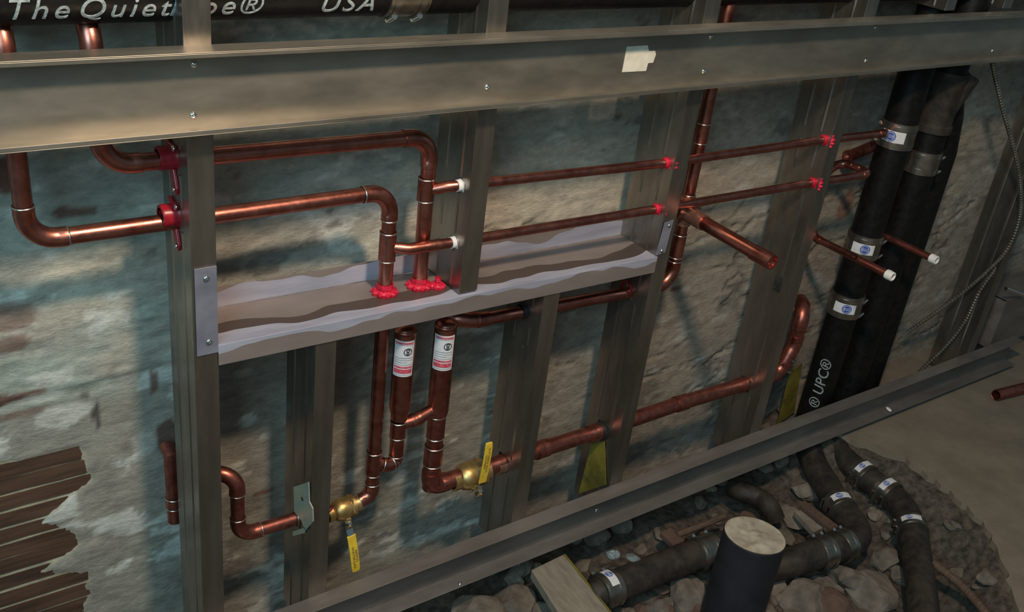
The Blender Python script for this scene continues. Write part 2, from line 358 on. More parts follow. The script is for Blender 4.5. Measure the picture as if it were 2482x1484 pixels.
for i in range(34):   # debris between the studs and the wall
    x = random.uniform(.95, 2.0); y = random.uniform(.03, .13); s = random.uniform(.010, .035)
    rock('stone', (x, y, gz(x, y) + s * .4 + random.uniform(0, .03)), (s, s * .8, s), random.choice((STONE, STONE, STONEP)), rub, 900 + i, .7)

# ------------------------------------------------------------------ metal studs
TH = .0014
def stud(x, z0, z1, label, holes=(), mat=STEEL, right=True, w=.032, dep=.092, y0=0.0):
    t = thing('metal_stud', (x, y0, z0), label, 'stud', None)
    s = 1 if right else -1
    # web with rectangular punched openings
    mb = MB(); zs = [z0]
    hs = sorted(holes)
    prev = z0
    for (zc, yc, hw, hh) in hs:
        a, b = zc - hh, zc + hh
        if a > prev: mb.box((x - TH * s if s < 0 else x, y0, prev), (x + TH * s if s > 0 else x, y0 + dep, a))
        mb.box((min(x, x + TH * s), y0, a), (max(x, x + TH * s), y0 + yc - hw, b)); mb.box((min(x, x + TH * s), y0 + yc + hw, a), (max(x, x + TH * s), y0 + dep, b)); prev = b
    mb.box((min(x, x + TH * s), y0, prev), (max(x, x + TH * s), y0 + dep, z1))
    part('web', mb, mat, t, smooth=False)
    mb = MB(); mb.box((min(x, x + w * s), y0 - TH, z0), (max(x, x + w * s), y0, z1)); part('front_flange', mb, mat, t, smooth=False, bevel=.0005)
    mb = MB(); mb.box((min(x, x + w * s), y0 + dep, z0), (max(x, x + w * s), y0 + dep + TH, z1)); part('back_flange', mb, mat, t, smooth=False)
    xl = x + w * s
    for ya, yb in ((y0, y0 + .006), (y0 + dep - .006, y0 + dep)):
        mb = MB(); mb.box((min(xl, xl - TH * s), ya, z0), (max(xl, xl - TH * s), yb, z1)); part('lip', mb, mat, t, smooth=False)
    # pressed stiffening ribs on the web
    for yy in (.026, .066):
        for a, b in zip([z0] + [q[0] + q[3] for q in hs], [q[0] - q[3] for q in hs] + [z1]):
            if b - a > .03:
                mb = MB(); mb.prism([(x - .0012 * s, y0 + yy - .001, a + .004), (x, y0 + yy - .004, a + .004), (x, y0 + yy + .004, a + .004), (x - .0012 * s, y0 + yy + .001, a + .004)], (0, 0, b - a - .008)); part('rib', mb, mat, t, smooth=False)
    return t
BOT = .016
YP = .046
BRA = [Vector((.735, YP, .757)), P(1079, 453, .030), P(1118, 449, .022), P(1617, 395, .016), P(2000, 339, .012)]
BRB = [Vector((.677, YP, .678)), P(990, 604, .030), P(1050, 595, .024), P(1103, 587, .023), P(1592, 507, .017), P(1975, 442, .012)]
S2Z = XX(2140, 570, 1.945).z
LOW = [P(1049, 1178, YP), P(1312, 1089, YP), P(1437, 1050, YP), P(1650, 977, YP), P(1800, 932, YP), P(1884, 907, YP)]
def at_x(pts, x):
    for a, b in zip(pts[:-1], pts[1:]):
        if a.x <= x <= b.x: return a.lerp(b, (x - a.x) / (b.x - a.x))
    return pts[-1]
def hole(pts, x, r): v = at_x(pts, x); return (v.z, v.y, r, r)
RUNZ = lambda x: .517 - .020 * (x - .82) / .467
SX = [.374, .779, 1.184, 1.588, 2.400]
holeA1 = (.840, .046, .012, .012); holeB1 = (.760, .046, .012, .012)
stud(SX[0], BOT, 1.32, 'full-height galvanized stud at left carrying the two red pipe clamps', [(.772, .046, .0125, .0125), (.8475, .046, .0125, .0125)])
stud(SX[1], .603, 1.32, 'galvanized stud ending on top of the shelf, with two white grommets', [hole(BRA, SX[1], .0085), hole(BRB, SX[1], .0085)])
stud(SX[2], BOT, 1.32, 'full-height galvanized stud at the right end of the shelf, beside the capped stub pipe', [hole(BRA, SX[2], .009), hole(BRB, SX[2], .009), (RUNZ(SX[2]), .046, .0125, .0125), hole(LOW, SX[2], .0155)])
stud(SX[3], BOT, 1.32, 'full-height galvanized stud just left of the black cast-iron stacks', [hole(BRA, SX[3], .009), hole(BRB, SX[3], .009), (XX(1885, 690, SX[3]).z, XX(1885, 690, SX[3]).y, .010, .016), hole(LOW, SX[3], .0155)])
sv = P(2350, 840, 0)
stud(sv.x, BOT, .93, 'dark galvanized stud at far right behind the armored cable, its front edge pale')
stud(.947, BOT, .566, 'short galvanized stud under the right half of the shelf with a narrow punched slot', [(RUNZ(.947), .046, .0125, .0125), (XX(1264, 860, .947).z, XX(1264, 860, .947).y, .0035, .020), hole(LOW, .947, .0155)])
stud(.545, BOT, .571, 'short galvanized stud under the left half of the shelf holding the pale pipe bracket', [(P(745, 1249, YP).z, YP, .0125, .0125)])
for k, (pa, lab) in enumerate([((2287, 30), 'short galvanized stud above the rail, second from the right edge'), ((2425, 30), 'short galvanized stud above the rail nearest the right edge')]):
    v = P(*pa, 0); stud(v.x, 1.0, 1.32, lab)

# ------------------------------------------------------------------ screws
def screw(c, nrm=(0, -1, 0), r=.0042, parent=None):
    mb = MB(); mb.lathe(Vector(c) + Vector(nrm) * .0, nrm, [(0, r * .9), (.0006, r), (.0014, r * .92), (.0026, r * .5), (.0027, r * .28), (.0012, r * .25), (.0010, .0001)], 14)
    return part('screw', mb, BRIGHT, parent)

# ------------------------------------------------------------------ long horizontal rail on the stud fronts
def channel(name, label, x0, x1, ztop, zbot, dep, lip, mat, cat='rail'):
    t = thing(name, (x0, -TH, zbot), label, cat)
    y = -TH
    mb = MB(); mb.box((x0, y - TH, zbot), (x1, y, ztop)); part('web', mb, mat, t, smooth=False)
    mb = MB(); mb.box((x0, y - dep, ztop - TH), (x1, y, ztop + .0001)); 
    if lip: mb.box((x0, y - dep, ztop - lip), (x1, y - dep + TH, ztop - TH))
    part('top_flange', mb, mat, t, smooth=False, bevel=.0006)
    mb = MB(); mb.box((x0, y - dep, zbot), (x1, y, zbot + TH))
    if lip: mb.box((x0, y - dep, zbot + TH), (x1, y - dep + TH, zbot + lip))
    part('bottom_flange', mb, mat, t, smooth=False, bevel=.0006); return t
rail = channel('backing_rail', 'long galvanized channel running level across all the studs near the top', -.25, 3.0, .9945, .8995, .031, .0065, RAILM)
for q in [(472, 157), (470, 281), (1183, 212), (1725, 90), (1708, 174), (2124, 67), (2101, 148), (2408, 124)]:
    v = P(*q, -.0028 - .002); screw((v.x, -.0028, v.z), parent=rail)
st = [(1520, 113), (1570, 110), (1573, 124), (1588, 123), (1590, 132), (1583, 152), (1571, 153), (1566, 172), (1508, 175)]
mb = MB(); mb.prism([P(a, c, -.0034) for a, c in st], (0, .0005, 0)); tag(mesh('sticker', mb, STICKER, smooth=False), 'cream torn paper sticker stuck on the long level rail', 'sticker')
plate = channel('bottom_track', 'long dusty steel channel along the floor at the foot of the studs', -.25, 2.66, .0935, .0165, .031, 0, TRACKM)
for q, fl in [((1448, 1238), 0), ((1115, 1414), 1)]:
    if fl: v = Q(*q, .019); screw((v.x, v.y, .0178), (0, 0, 1), parent=plate)
    else: v = P(*q, -.005); screw((v.x, -.0028, v.z), parent=plate)
for q in [(1362, 1270), (2153, 995)]:
    v = Q(*q, .020); ob = rock('plaster_crumb', (v.x, v.y, .0235), (.010, .007, .006), CONCEND if q[0] < 2000 else CAPW, None, int(q[0])); tag(ob, 'small %s crumb lying on the floor channel, %s' % (('tan', 'near the middle') if q[0] < 2000 else ('white', 'beside the bare floor at right')), 'debris')

# ------------------------------------------------------------------ shelf between the studs
SH = thing('metal_shelf', (.405, -.003, .603), 'flat galvanized shelf between the studs, smeared lavender-silver along its front bend', 'shelf')
xs0, xs1 = .405, 1.186
def tilt(x): return -.008 * (x - xs0) / (xs1 - xs0)
STOP, SFR, SBK = shelf_mat('top'), shelf_mat('front'), shelf_mat('back')
def shelf_box(name, x0, x1, y0, y1, z0, z1, mat, n=1, **k):
    mb = MB(); vs = []; fs = []
    for x in (x0, x1): vs += [(x, y0, z0 + tilt(x)), (x, y1, z0 + tilt(x)), (x, y1, z1 + tilt(x)), (x, y0, z1 + tilt(x))]
    mb.add(vs, [(0, 1, 2, 3), (7, 6, 5, 4), (0, 4, 5, 1), (1, 5, 6, 2), (2, 6, 7, 3), (3, 7, 4, 0)]); return part(name, mb, mat, SH, smooth=False, **k)
shelf_box('top_plate', xs0, xs1, -.003, .092, .6015, .603, STOP)
shelf_box('front_flange', xs0, xs1, -.0045, -.003, .572, .603, SFR, bevel=.0005)
o = shelf_box('back_flange', xs0, xs1, .0935, .095, .603, .634, SBK); o['label'] = 'bluish upright strip at the back of the shelf'
mb = MB(); mb.box((.377, -.0035, .592), (.4055, -.0022, .718)); tb = part('tab', mb, LAV, SH, 'lavender end tab screwed to the stud', smooth=False, bevel=.0005)
for q in [(500, 676), (507, 829)]: v = P(*q, -.0036); screw((v.x, -.0035, v.z), parent=SH)
a, b, c_, d_ = P(1612, 540, -.004), P(1633, 533, -.004), P(1612, 612, -.004), P(1590, 620, -.004)
mb = MB(); mb.prism([a, b, c_, d_], (0, .0012, 0)); part('tab', mb, LAV, SH, 'lavender end tab at the right stud', smooth=False)
for q in [(1624, 548), (1606, 609)]: v = P(*q, -.006); screw((v.x, -.0042, v.z), r=.0035, parent=SH)

# ------------------------------------------------------------------ plumbing helpers
def soldring(c, axis, r, parent, mat=SOLDER, wd=.0011):
    mb = MB(); mb.lathe(Vector(c) - Vector(axis).normalized() * wd, axis, [(0, r * .98), (wd * .4, r * 1.03), (wd, r * 1.05), (wd * 1.6, r * 1.03), (wd * 2, r * .98)], 20); part('solder_ring', mb, mat, parent)
def run(parent, pts, r, mat=COPPER, bend=1.6, fit=1.13, caps=(True, True), sock=.9, name='pipe', ends=(0, 0), rings=True, emat=None):
    """soldered tube: every straight length is a pipe, every corner an elbow fitting"""
    pts = [Vector(q) for q in pts]; N = len(pts); trim = [0.0] * N; cor = {}
    for i in range(1, N - 1):
        u = (pts[i] - pts[i - 1]).normalized(); v = (pts[i + 1] - pts[i]).normalized(); th = u.angle(v)
        R_ = bend * 2 * r if th > .9 else bend * 3 * r; t = min(R_ * math.tan(th / 2), (pts[i] - pts[i - 1]).length * .45, (pts[i + 1] - pts[i]).length * .45); R_ = t / math.tan(th / 2)
        trim[i] = t; cor[i] = (u, v, th, R_, t)
    for i in range(N - 1):
        u = (pts[i + 1] - pts[i]).normalized(); a = pts[i] + u * trim[i]; b = pts[i + 1] - u * trim[i + 1]
        if (b - a).length > .002:
            mb = MB(); mb.tube([a, b], r, 24, (caps[0] and i == 0 or i > 0, caps[1] and i == N - 2 or i < N - 2)); part(name, mb, mat, parent)
    for i, (u, v, th, R_, t) in cor.items():
        A_ = pts[i] - u * t; k = (v - u * u.dot(v)).normalized(); C_ = A_ + k * R_; s_ = r * sock
        path = [A_ - u * s_, A_ - u * s_ * .05]; n = max(4, int(th / .16)); rr = [r * fit, r * fit]
        for j in range(n + 1):
            a = th * j / n; path.append(C_ + (-k * math.cos(a) + u * math.sin(a)) * R_); rr.append(r * (fit * .995))
        B_ = pts[i] + v * t; path += [B_ + v * s_ * .05, B_ + v * s_]; rr += [r * fit, r * fit]
        mb = MB(); mb.tube(path, rr, 24, (True, True)); part('elbow', mb, emat or mat, parent)
        if rings: soldring(A_ - u * s_, u, r * fit, parent); soldring(B_ + v * s_, v, r * fit, parent)
def coupling(parent, a, b, r, fit=1.15, mat=COPPER, name='coupling', rings=True):
    a, b = Vector(a), Vector(b); mb = MB(); mb.tube([a, b], r * fit, 24); part(name, mb, mat, parent)
    if rings: soldring(a, b - a, r * fit, parent); soldring(b, b - a, r * fit, parent)
def grommet(c, axis, r, R_, label, mat=RED, cat='grommet', group=None, notch=14, th=.007):
    """scalloped plastic bushing that snaps into a stud hole round the pipe"""
    t = thing('pipe_grommet', c, label, cat, group); c = Vector(c); axis = Vector(axis).normalized()
    up = Vector((0, 0, 1)) if abs(axis.z) < .9 else Vector((1, 0, 0)); u = axis.cross(up).normalized(); v = axis.cross(u)
    mb = MB(); n = notch * 4; vs = []
    for (h, rad, sc) in ((0, r * 1.03, 0), (-th * .2, R_ * .72, 0), (-th * .5, R_, 1), (-th, R_ * .95, 1), (-th * 1.05, R_ * .7, 0), (-th * 1.1, r * 1.03, 0)):
        for k in range(n):
            a = 2 * math.pi * k / n; q = rad * (1 - (.16 if sc and k % 4 < 2 else 0)); vs.append(c + axis * h + (u * math.cos(a) + v * math.sin(a)) * q)
    fs = []
    for i in range(5):
        for k in range(n): a = i * n + k; b = i * n + (k + 1) % n; fs.append((a, b, b + n, a + n))
    mb.add(vs, fs); part('flange', mb, mat, t, smooth=False)
    mb = MB(); mb.lathe(c, axis, [(.001, r * 1.02), (.001, r * 1.18), (.008, r * 1.14), (.008, r * 1.02)], 20); part('sleeve', mb, mat, t); return t
H = .0111; S = .0077; YP = .046

# ------------------------------------------------------------------ upper supply line (A)
LA = thing('copper_water_line', P(246, 402, YP), 'upper copper supply line dropping behind the rail and running right to a high corner', 'pipe')
aR = P(1045, 330, YP); aD = Vector((.735, YP, .508))
PZ = P(400, 51, .041).z + .0316
run(LA, [Vector((.2885, .112, 1.30)), Vector((.2885, .112, PZ + .005)), Vector((.2885, YP, PZ - .044)), P(246, 402, YP), aR, Vector((aR.x, YP, .580)), Vector((.790, .074, .572)), Vector((.800, .074, .520)), Vector((.850, YP, RUNZ(.85))), Vector((1.287, YP, .497)), Vector((1.287, YP, 1.30))], H, COPPER, rings=False)
for q in [(228, 350), (300, 398), (998, 337), (1036, 372)]: pass
coupling(LA, (.735, YP, .742), (.735, YP, .776), H, 1.13)
tA = Vector((.735, YP, .757))
run(LA, BRA + [P(2141, 323, .012), Vector((1.935, .106, .715)), Vector((1.945, .106, S2Z)), Vector((1.945, .02, S2Z))], S, COPPER, rings=False)
for q in [(1665, 472), (1635, 632)]:
    v = P(*q, YP); soldring((1.287, YP, v.z), (0, 0, 1), H * 1.1, LA)
coupling(LA, (1.287, YP, .555), (1.287, YP, .60), H, 1.12)
coupling(LA, (1.287, YP, .775), (1.287, YP, .81), H, 1.12)

coupling(LA, (.812, .070, RUNZ(.82)), (.858, YP, RUNZ(.86)), H, 1.22, COPPERD, rings=False)
# ------------------------------------------------------------------ lower supply line (B) with its riser below the shelf
LB = thing('copper_water_line', P(66, 586, YP), 'lower copper supply line, bright brassy, turning down through the shelf to the small valve', 'pipe')
bR = P(948, 463, YP)
vb = P(893, 1190, YP); vv = P(838, 1232, YP)
run(LB, [Vector((.2005, .112, 1.30)), Vector((.2005, .112, PZ + .005)), Vector((.2005, YP, PZ - .044)), P(66, 586, YP), bR, Vector((bR.x, YP, vv.z + .012)), vv + Vector((.018, 0, .003))], H * .97, COPPER)
coupling(LB, (bR.x, YP, .656), (bR.x, YP, .700), H, 1.13)
run(LB, BRB + [P(2112, 421, .012), Vector((1.77, .085, .672)), Vector((1.728, .085, .655)), Vector((1.728, .085, .512)), Vector((1.728, -.040, .512))], S, COPPER, rings=False)
teez = P(897, 1122, YP).z
coupling(LB, (bR.x, YP, teez - .024), (bR.x, YP, teez + .020), H, 1.14)

# ------------------------------------------------------------------ grommets, clamps
for br, i, lab in [(BRA, 2, 'red scalloped pipe grommet, upper one on the stud right of the shelf'), (BRB, 2, 'red scalloped pipe grommet just above the shelf\'s right end'),
                   (BRA, 3, 'red scalloped pipe grommet, upper one next to the black stacks'), (BRB, 3, 'red scalloped pipe grommet, lower one next to the black stacks')]:
    v = at_x(br, SX[i]); grommet((SX[i] - .0005, v.y, v.z), (-1, 0, 0), S, .0195, lab, th=.010)
for br, lab in [(BRA, 'white plastic grommet ring at the middle stud, upper of the two'), (BRB, 'white plastic grommet ring at the middle stud, just above the shelf')]:
    v = at_x(br, SX[1]); grommet((SX[1] - .0005, v.y, v.z), (-1, 0, 0), S, .0135, lab, WHITE, notch=8, th=.004)
for x, R_, lab, y in [(bR.x, .021, 'red flange ring round the left of the two pipes where it enters the shelf', YP), (aR.x, .021, 'red flange ring round the right of the two pipes where it enters the shelf', YP), (.762, .013, 'small empty red ring on the shelf at the foot of the middle stud', .034)]:
    grommet((x, y, .6125 + tilt(x)), (0, 0, 1), H if R_ > .02 else .004, R_, lab, notch=10, th=.009)
def clamp(zc, label):
    x = SX[0]; t = thing('pipe_clamp', (x, YP, zc), label, 'clamp')
    mb = MB(); mb.lathe((x - .020, YP, zc), (1, 0, 0), [(0, H * 1.02), (0, H * 1.3), (.003, H * 1.38), (.014, H * 1.30), (.020, H * 1.5), (.020, H * 1.02)], 20); part('ring', mb, REDD, t)
    mb = MB(); prof = [(YP - .020, zc + .022), (YP + .006, zc + .028), (YP + .018, zc + .010), (YP + .012, zc - .020), (YP - .004, zc - .045), (YP - .013, zc - .052), (YP - .020, zc - .046), (YP - .014, zc - .025), (YP - .020, zc - .008)]
    hole = []
    n = len(prof)
    # tail plate in front of the web: top plate and tail as two prisms clear of the pipe
    mb.prism([(x - .0045, y, z) for y, z in [(YP - .006, zc - .013), (YP + .010, zc - .012), (YP + .004, zc - .024), (YP - .006, zc - .040), (YP - .014, zc - .044), (YP - .016, zc - .036), (YP - .010, zc - .022)]], (.0042, 0, 0)); part('tail', mb, REDD, t, smooth=False, bevel=.0012); mb = MB()
    mb.prism([(x - .0045, y, z) for y, z in [(YP - .013, zc + .010), (YP + .014, zc + .010), (YP + .017, zc + .020), (YP + .006, zc + .017), (YP - .016, zc + .017)]], (.0042, 0, 0))
    part('strap', mb, REDD, t, smooth=False, bevel=.0015)
    screw((x - .0047, YP - .014, zc + .016), (-1, 0, 0), .004, t); screw((x - .0047, YP - .010, zc - .038), (-1, 0, 0), .003, t)
clamp(.8475, 'dark red plastic pipe clamp on the left stud, upper one'); clamp(.772, 'dark red plastic pipe clamp on the left stud, lower one')

# ------------------------------------------------------------------ printed wraps on cylinders
def patch(parent, name, c, axis, face, r, a0, a1, s0, s1, mat, n=14, label=None):
    c, axis = Vector(c), Vector(axis).normalized(); face = Vector(face); face = (face - axis * face.dot(axis)).normalized(); side = axis.cross(face)
    vs = []; fs = []
    for i in range(n + 1):
        a = a0 + (a1 - a0) * i / n; d = face * math.cos(a) + side * math.sin(a)
        for s_ in (s0, s1):
            for rr in (r, r + .0003): vs.append(c + axis * s_ + d * rr)
    for i in range(n):
        b = 4 * i; fs += [(b + 1, b + 3, b + 7, b + 5), (b, b + 4, b + 6, b + 2), (b, b + 1, b + 5, b + 4), (b + 2, b + 6, b + 7, b + 3)]
    fs += [(0, 2, 3, 1), (4 * n, 4 * n + 1, 4 * n + 3, 4 * n + 2)]
    mb = MB(); mb.add(vs, fs); return part(name, mb, mat, parent, label)
def ringpatch(parent, name, c, axis, face, r, ac, sc, R_, Rin, mat, n=24):
    c, axis = Vector(c), Vector(axis).normalized(); face = Vector(face); face = (face - axis * face.dot(axis)).normalized(); side = axis.cross(face); vs = []; fs = []
    for k in range(n):
        t = 2 * math.pi * k / n
        for q in (R_, Rin): 
            a = ac + q * math.cos(t) / r; d = face * math.cos(a) + side * math.sin(a); vs.append(c + axis * (sc + q * math.sin(t)) + d * r)
    fs = [(2 * k, 2 * ((k + 1) % n), 2 * ((k + 1) % n) + 1, 2 * k + 1) for k in range(n)]
    mb = MB(); mb.add(vs, fs); return part(name, mb, mat, parent)
def text_mesh(body, size, depth=.0, shear=0.0, spacing=1.0):
    cu = bpy.data.curves.new('lettering', 'FONT'); cu.body = body; cu.size = size; cu.extrude = depth; cu.shear = shear; cu.space_character = spacing
    cu.align_x = 'LEFT'; o = bpy.data.objects.new('tmp', cu); COL.objects.link(o); bpy.context.view_layer.update()
    me = bpy.data.meshes.new_from_object(o.evaluated_get(bpy.context.evaluated_depsgraph_get())); bpy.data.objects.remove(o)
    return me
def text_on_cyl(parent, name, body, c, axis, face, r, size, off, mat, depth=.001, shear=0, updir=1, lift=0, spacing=1.0, label=None):
    """wrap lettering round a pipe: text runs along the axis, its height goes round the pipe"""
    import bmesh
    me = text_mesh(body, size, depth, shear, spacing); c, axis = Vector(c), Vector(axis).normalized(); face = Vector(face); face = (face - axis * face.dot(axis)).normalized(); side = face.cross(axis) * updir
    bm = bmesh.new(); bm.from_mesh(me); ks = range(-3, 9)
    for k in ks: bmesh.ops.bisect_plane(bm, geom=bm.verts[:] + bm.edges[:] + bm.faces[:], plane_co=(0, k * size / 9, 0), plane_no=(0, 1, 0))
    bmesh.ops.triangulate(bm, faces=bm.faces[:]); bm.to_mesh(me); bm.free()
    org = origin_of(parent)
    for v in me.vertices:
        x, y, z = v.co; a = (y - off) / r; rr = r + lift + z
        v.co = c + axis * x + (face * math.cos(a) + side * math.sin(a)) * rr - org
    me.materials.append(mat); ob = bpy.data.objects.new(name, me); COL.objects.link(ob); ob.parent = parent
    if label: ob['label'] = label
    return ob

# ------------------------------------------------------------------ water hammer arrestors
def arrestor(x, ztop, zbody, zend, r, label):
    t = thing('water_hammer_arrestor', (x, YP, zend), label, 'arrestor')
    mb = MB(); L = ztop - zbody
    mb.lathe((x, YP, zbody), (0, 0, 1), [(-.012, .0115), (-.010, .0135), (0, r * .82), (.012, r), (L - .012, r), (L - .009, r * .97), (L - .008, r * .9), (L - .004, r * .82), (L, r * .5), (L, .0001)], 36); part('body', mb, COPPER, t)
    mb = MB(); mb.lathe((x, YP, ztop - .011), (0, 0, 1), [(0, r * .99), (.001, r * 1.03), (.004, r * 1.04), (.006, r * .95), (.006, r * .8)], 36); part('crimp_ring', mb, COPPER, t)
    face = (CAM - Vector((x, YP, .5))); face.z = 0
    lb = patch(t, 'label', (x, YP, 0), (0, 0, 1), face, r + .0003, -.98, .98, ztop - .082, ztop - .018, WLABEL, 20, 'white printed label with red bands')
    for s0, s1, m_ in [(.0205, .0235, REDINK), (.0245, .0252, GREYINK), (.0475, .0485, GREYINK), (.0515, .0522, GREYINK), (.0555, .0563, GREYINK), (.0600, .0606, GREYINK), (.0635, .0665, REDINK), (.0685, .0760, REDINK), (.0785, .0790, GREYINK)]:
        patch(lb, 'print', (x, YP, 0), (0, 0, 1), face, r + .0007, -.85, .85 if s0 != .0555 else .3, ztop - s1, ztop - s0, m_, 16)
    ringpatch(lb, 'logo', (x, YP, 0), (0, 0, 1), face, r + .0011, .35, ztop - .037, .0068, .0054, BLACKINK); ringpatch(lb, 'logo', (x, YP, 0), (0, 0, 1), face, r + .0011, .35, ztop - .0345, .0030, .0014, BLACKINK); ringpatch(lb, 'logo', (x, YP, 0), (0, 0, 1), face, r + .0011, .35, ztop - .0395, .0026, .0010, BLACKINK)
    return t
za = P(984, 790, YP).z; xa = P(978, 870, YP).x
a1 = arrestor(xa, za, P(962, 1003, YP).z, P(958, 1120, YP).z, .0172, 'copper shock arrestor with white and red label, left of the pair under the shelf')
zb = P(1081, 778, YP).z; xb = P(1073, 870, YP).x
a2 = arrestor(xb, zb, P(1058, 1010, YP).z, P(1052, 1150, YP).z, .0180, 'copper shock arrestor with white and red label, right of the pair under the shelf')
z1e, z1l = P(960, 1035, YP).z, P(958, 1150, YP).z
coupling(a1, (xa, YP, P(0, 0, YP).z if 0 else z1e - .020), (xa, YP, z1e + .010), .0111, 1.18); coupling(a1, (xa, YP, z1e - .052), (xa, YP, z1e - .022), .0111, 1.06, rings=False)
run(a1, [Vector((xa, YP, z1e)), Vector((xa, YP, teez - .012)), Vector((xa - .016, YP - .006, teez - .012)), Vector((bR.x, YP, teez - .002))], .0105, COPPER, bend=1.0, sock=.4)
z2 = [P(1058, y, YP).z for y in (1020, 1050, 1090, 1125, 1178)]
coupling(a2, (xb, YP, z2[1] - .006), (xb, YP, z2[0] + .012), .0143, 1.08); coupling(a2, (xb, YP, z2[3] + .004), (xb, YP, z2[2] + .010), .0143, 1.14); coupling(a2, (xb, YP, z2[4] + .010), (xb, YP, z2[3] + .002), .0143, 1.02, rings=False)
mb = MB(); mb.tube([(xb, YP, z2[4]), (xb, YP, z2[0] + .01)], .0142, 24); part('pipe', mb, COPPER, a2)
# bridge between the two arrestors
zbr = P(1020, 1003, YP).z
run(a1, [Vector((xa, YP, zbr - .010)), Vector((xa + .030, YP - .004, zbr - .006)), Vector((xb, YP, zbr + .004))], .0105, COPPER, bend=1, sock=.5, rings=False)

# ------------------------------------------------------------------ big bottom line with its brass valve
LC = thing('copper_water_line', P(1400, 1068, YP), 'thick copper pipe low along the wall from the large brass valve to the far right corner', 'pipe')
zc1 = P(1049, 1180, YP); R1 = .0150
lowpts = [Vector((xb, YP, z2[3] - .002)), Vector((xb, YP, P(1049, 1178, YP).z)), P(1312, 1089, YP), P(1437, 1050, YP), P(1650, 977, YP), P(1800, 932, YP), P(1884, 907, YP), P(1925, 835, YP), P(1948, 752, YP), P(1940, 728, YP + .05)]
run(LC, lowpts, R1, COPPERD, bend=1.1, rings=False)
for q in [(1912, 869), (1904, 897)]:
    v = P(*q, YP); soldring(v, P(1925, 835, YP) - P(1884, 907, YP), R1 * 1.12, LC)
dirx = (P(1312, 1089, YP) - Vector((xb, YP, P(1049, 1178, YP).z))).normalized()
cpl = P(1225, 1122, YP); coupling(LC, cpl - dirx * .022, cpl + dirx * .016, R1, 1.12, PINKISH, rings=False)
def rubber(q, lab, Y=YP, ax=None, r=R1, wd=.010):
    v = P(*q, Y); t = thing('rubber_ring', v, lab, 'ring'); mb = MB(); ax = Vector(ax or (1, 0, 0))
    mb.lathe(v - ax * wd / 2, ax, [(0, r * 1.0), (0, r * 1.22), (wd * .3, r * 1.28), (wd * .7, r * 1.28), (wd, r * 1.2), (wd, r)], 24); part('band', mb, RUBBER, t); return t
rubber((1456, 1045), 'black rubber ring on the thick low copper pipe at the stud under the shelf end', ax=dirx)
rubber((1814, 928), 'black rubber ring on the thick low copper pipe near its right corner', ax=dirx)
rubber((1275, 752), 'wide black rubber sleeve on the copper pipe right under the shelf', ax=(1, 0, 0), r=H, wd=.022)
t = thing('pipe_grommet', P(1520, 697, YP), 'thin red ring on the copper pipe under the shelf end', 'grommet'); mb = MB(); v = P(1518, 698, YP); mb.lathe(v - Vector((.002, 0, 0)), (1, 0, 0), [(0, H), (0, H * 1.25), (.004, H * 1.25), (.004, H)], 20); part('band', mb, REDD, t)

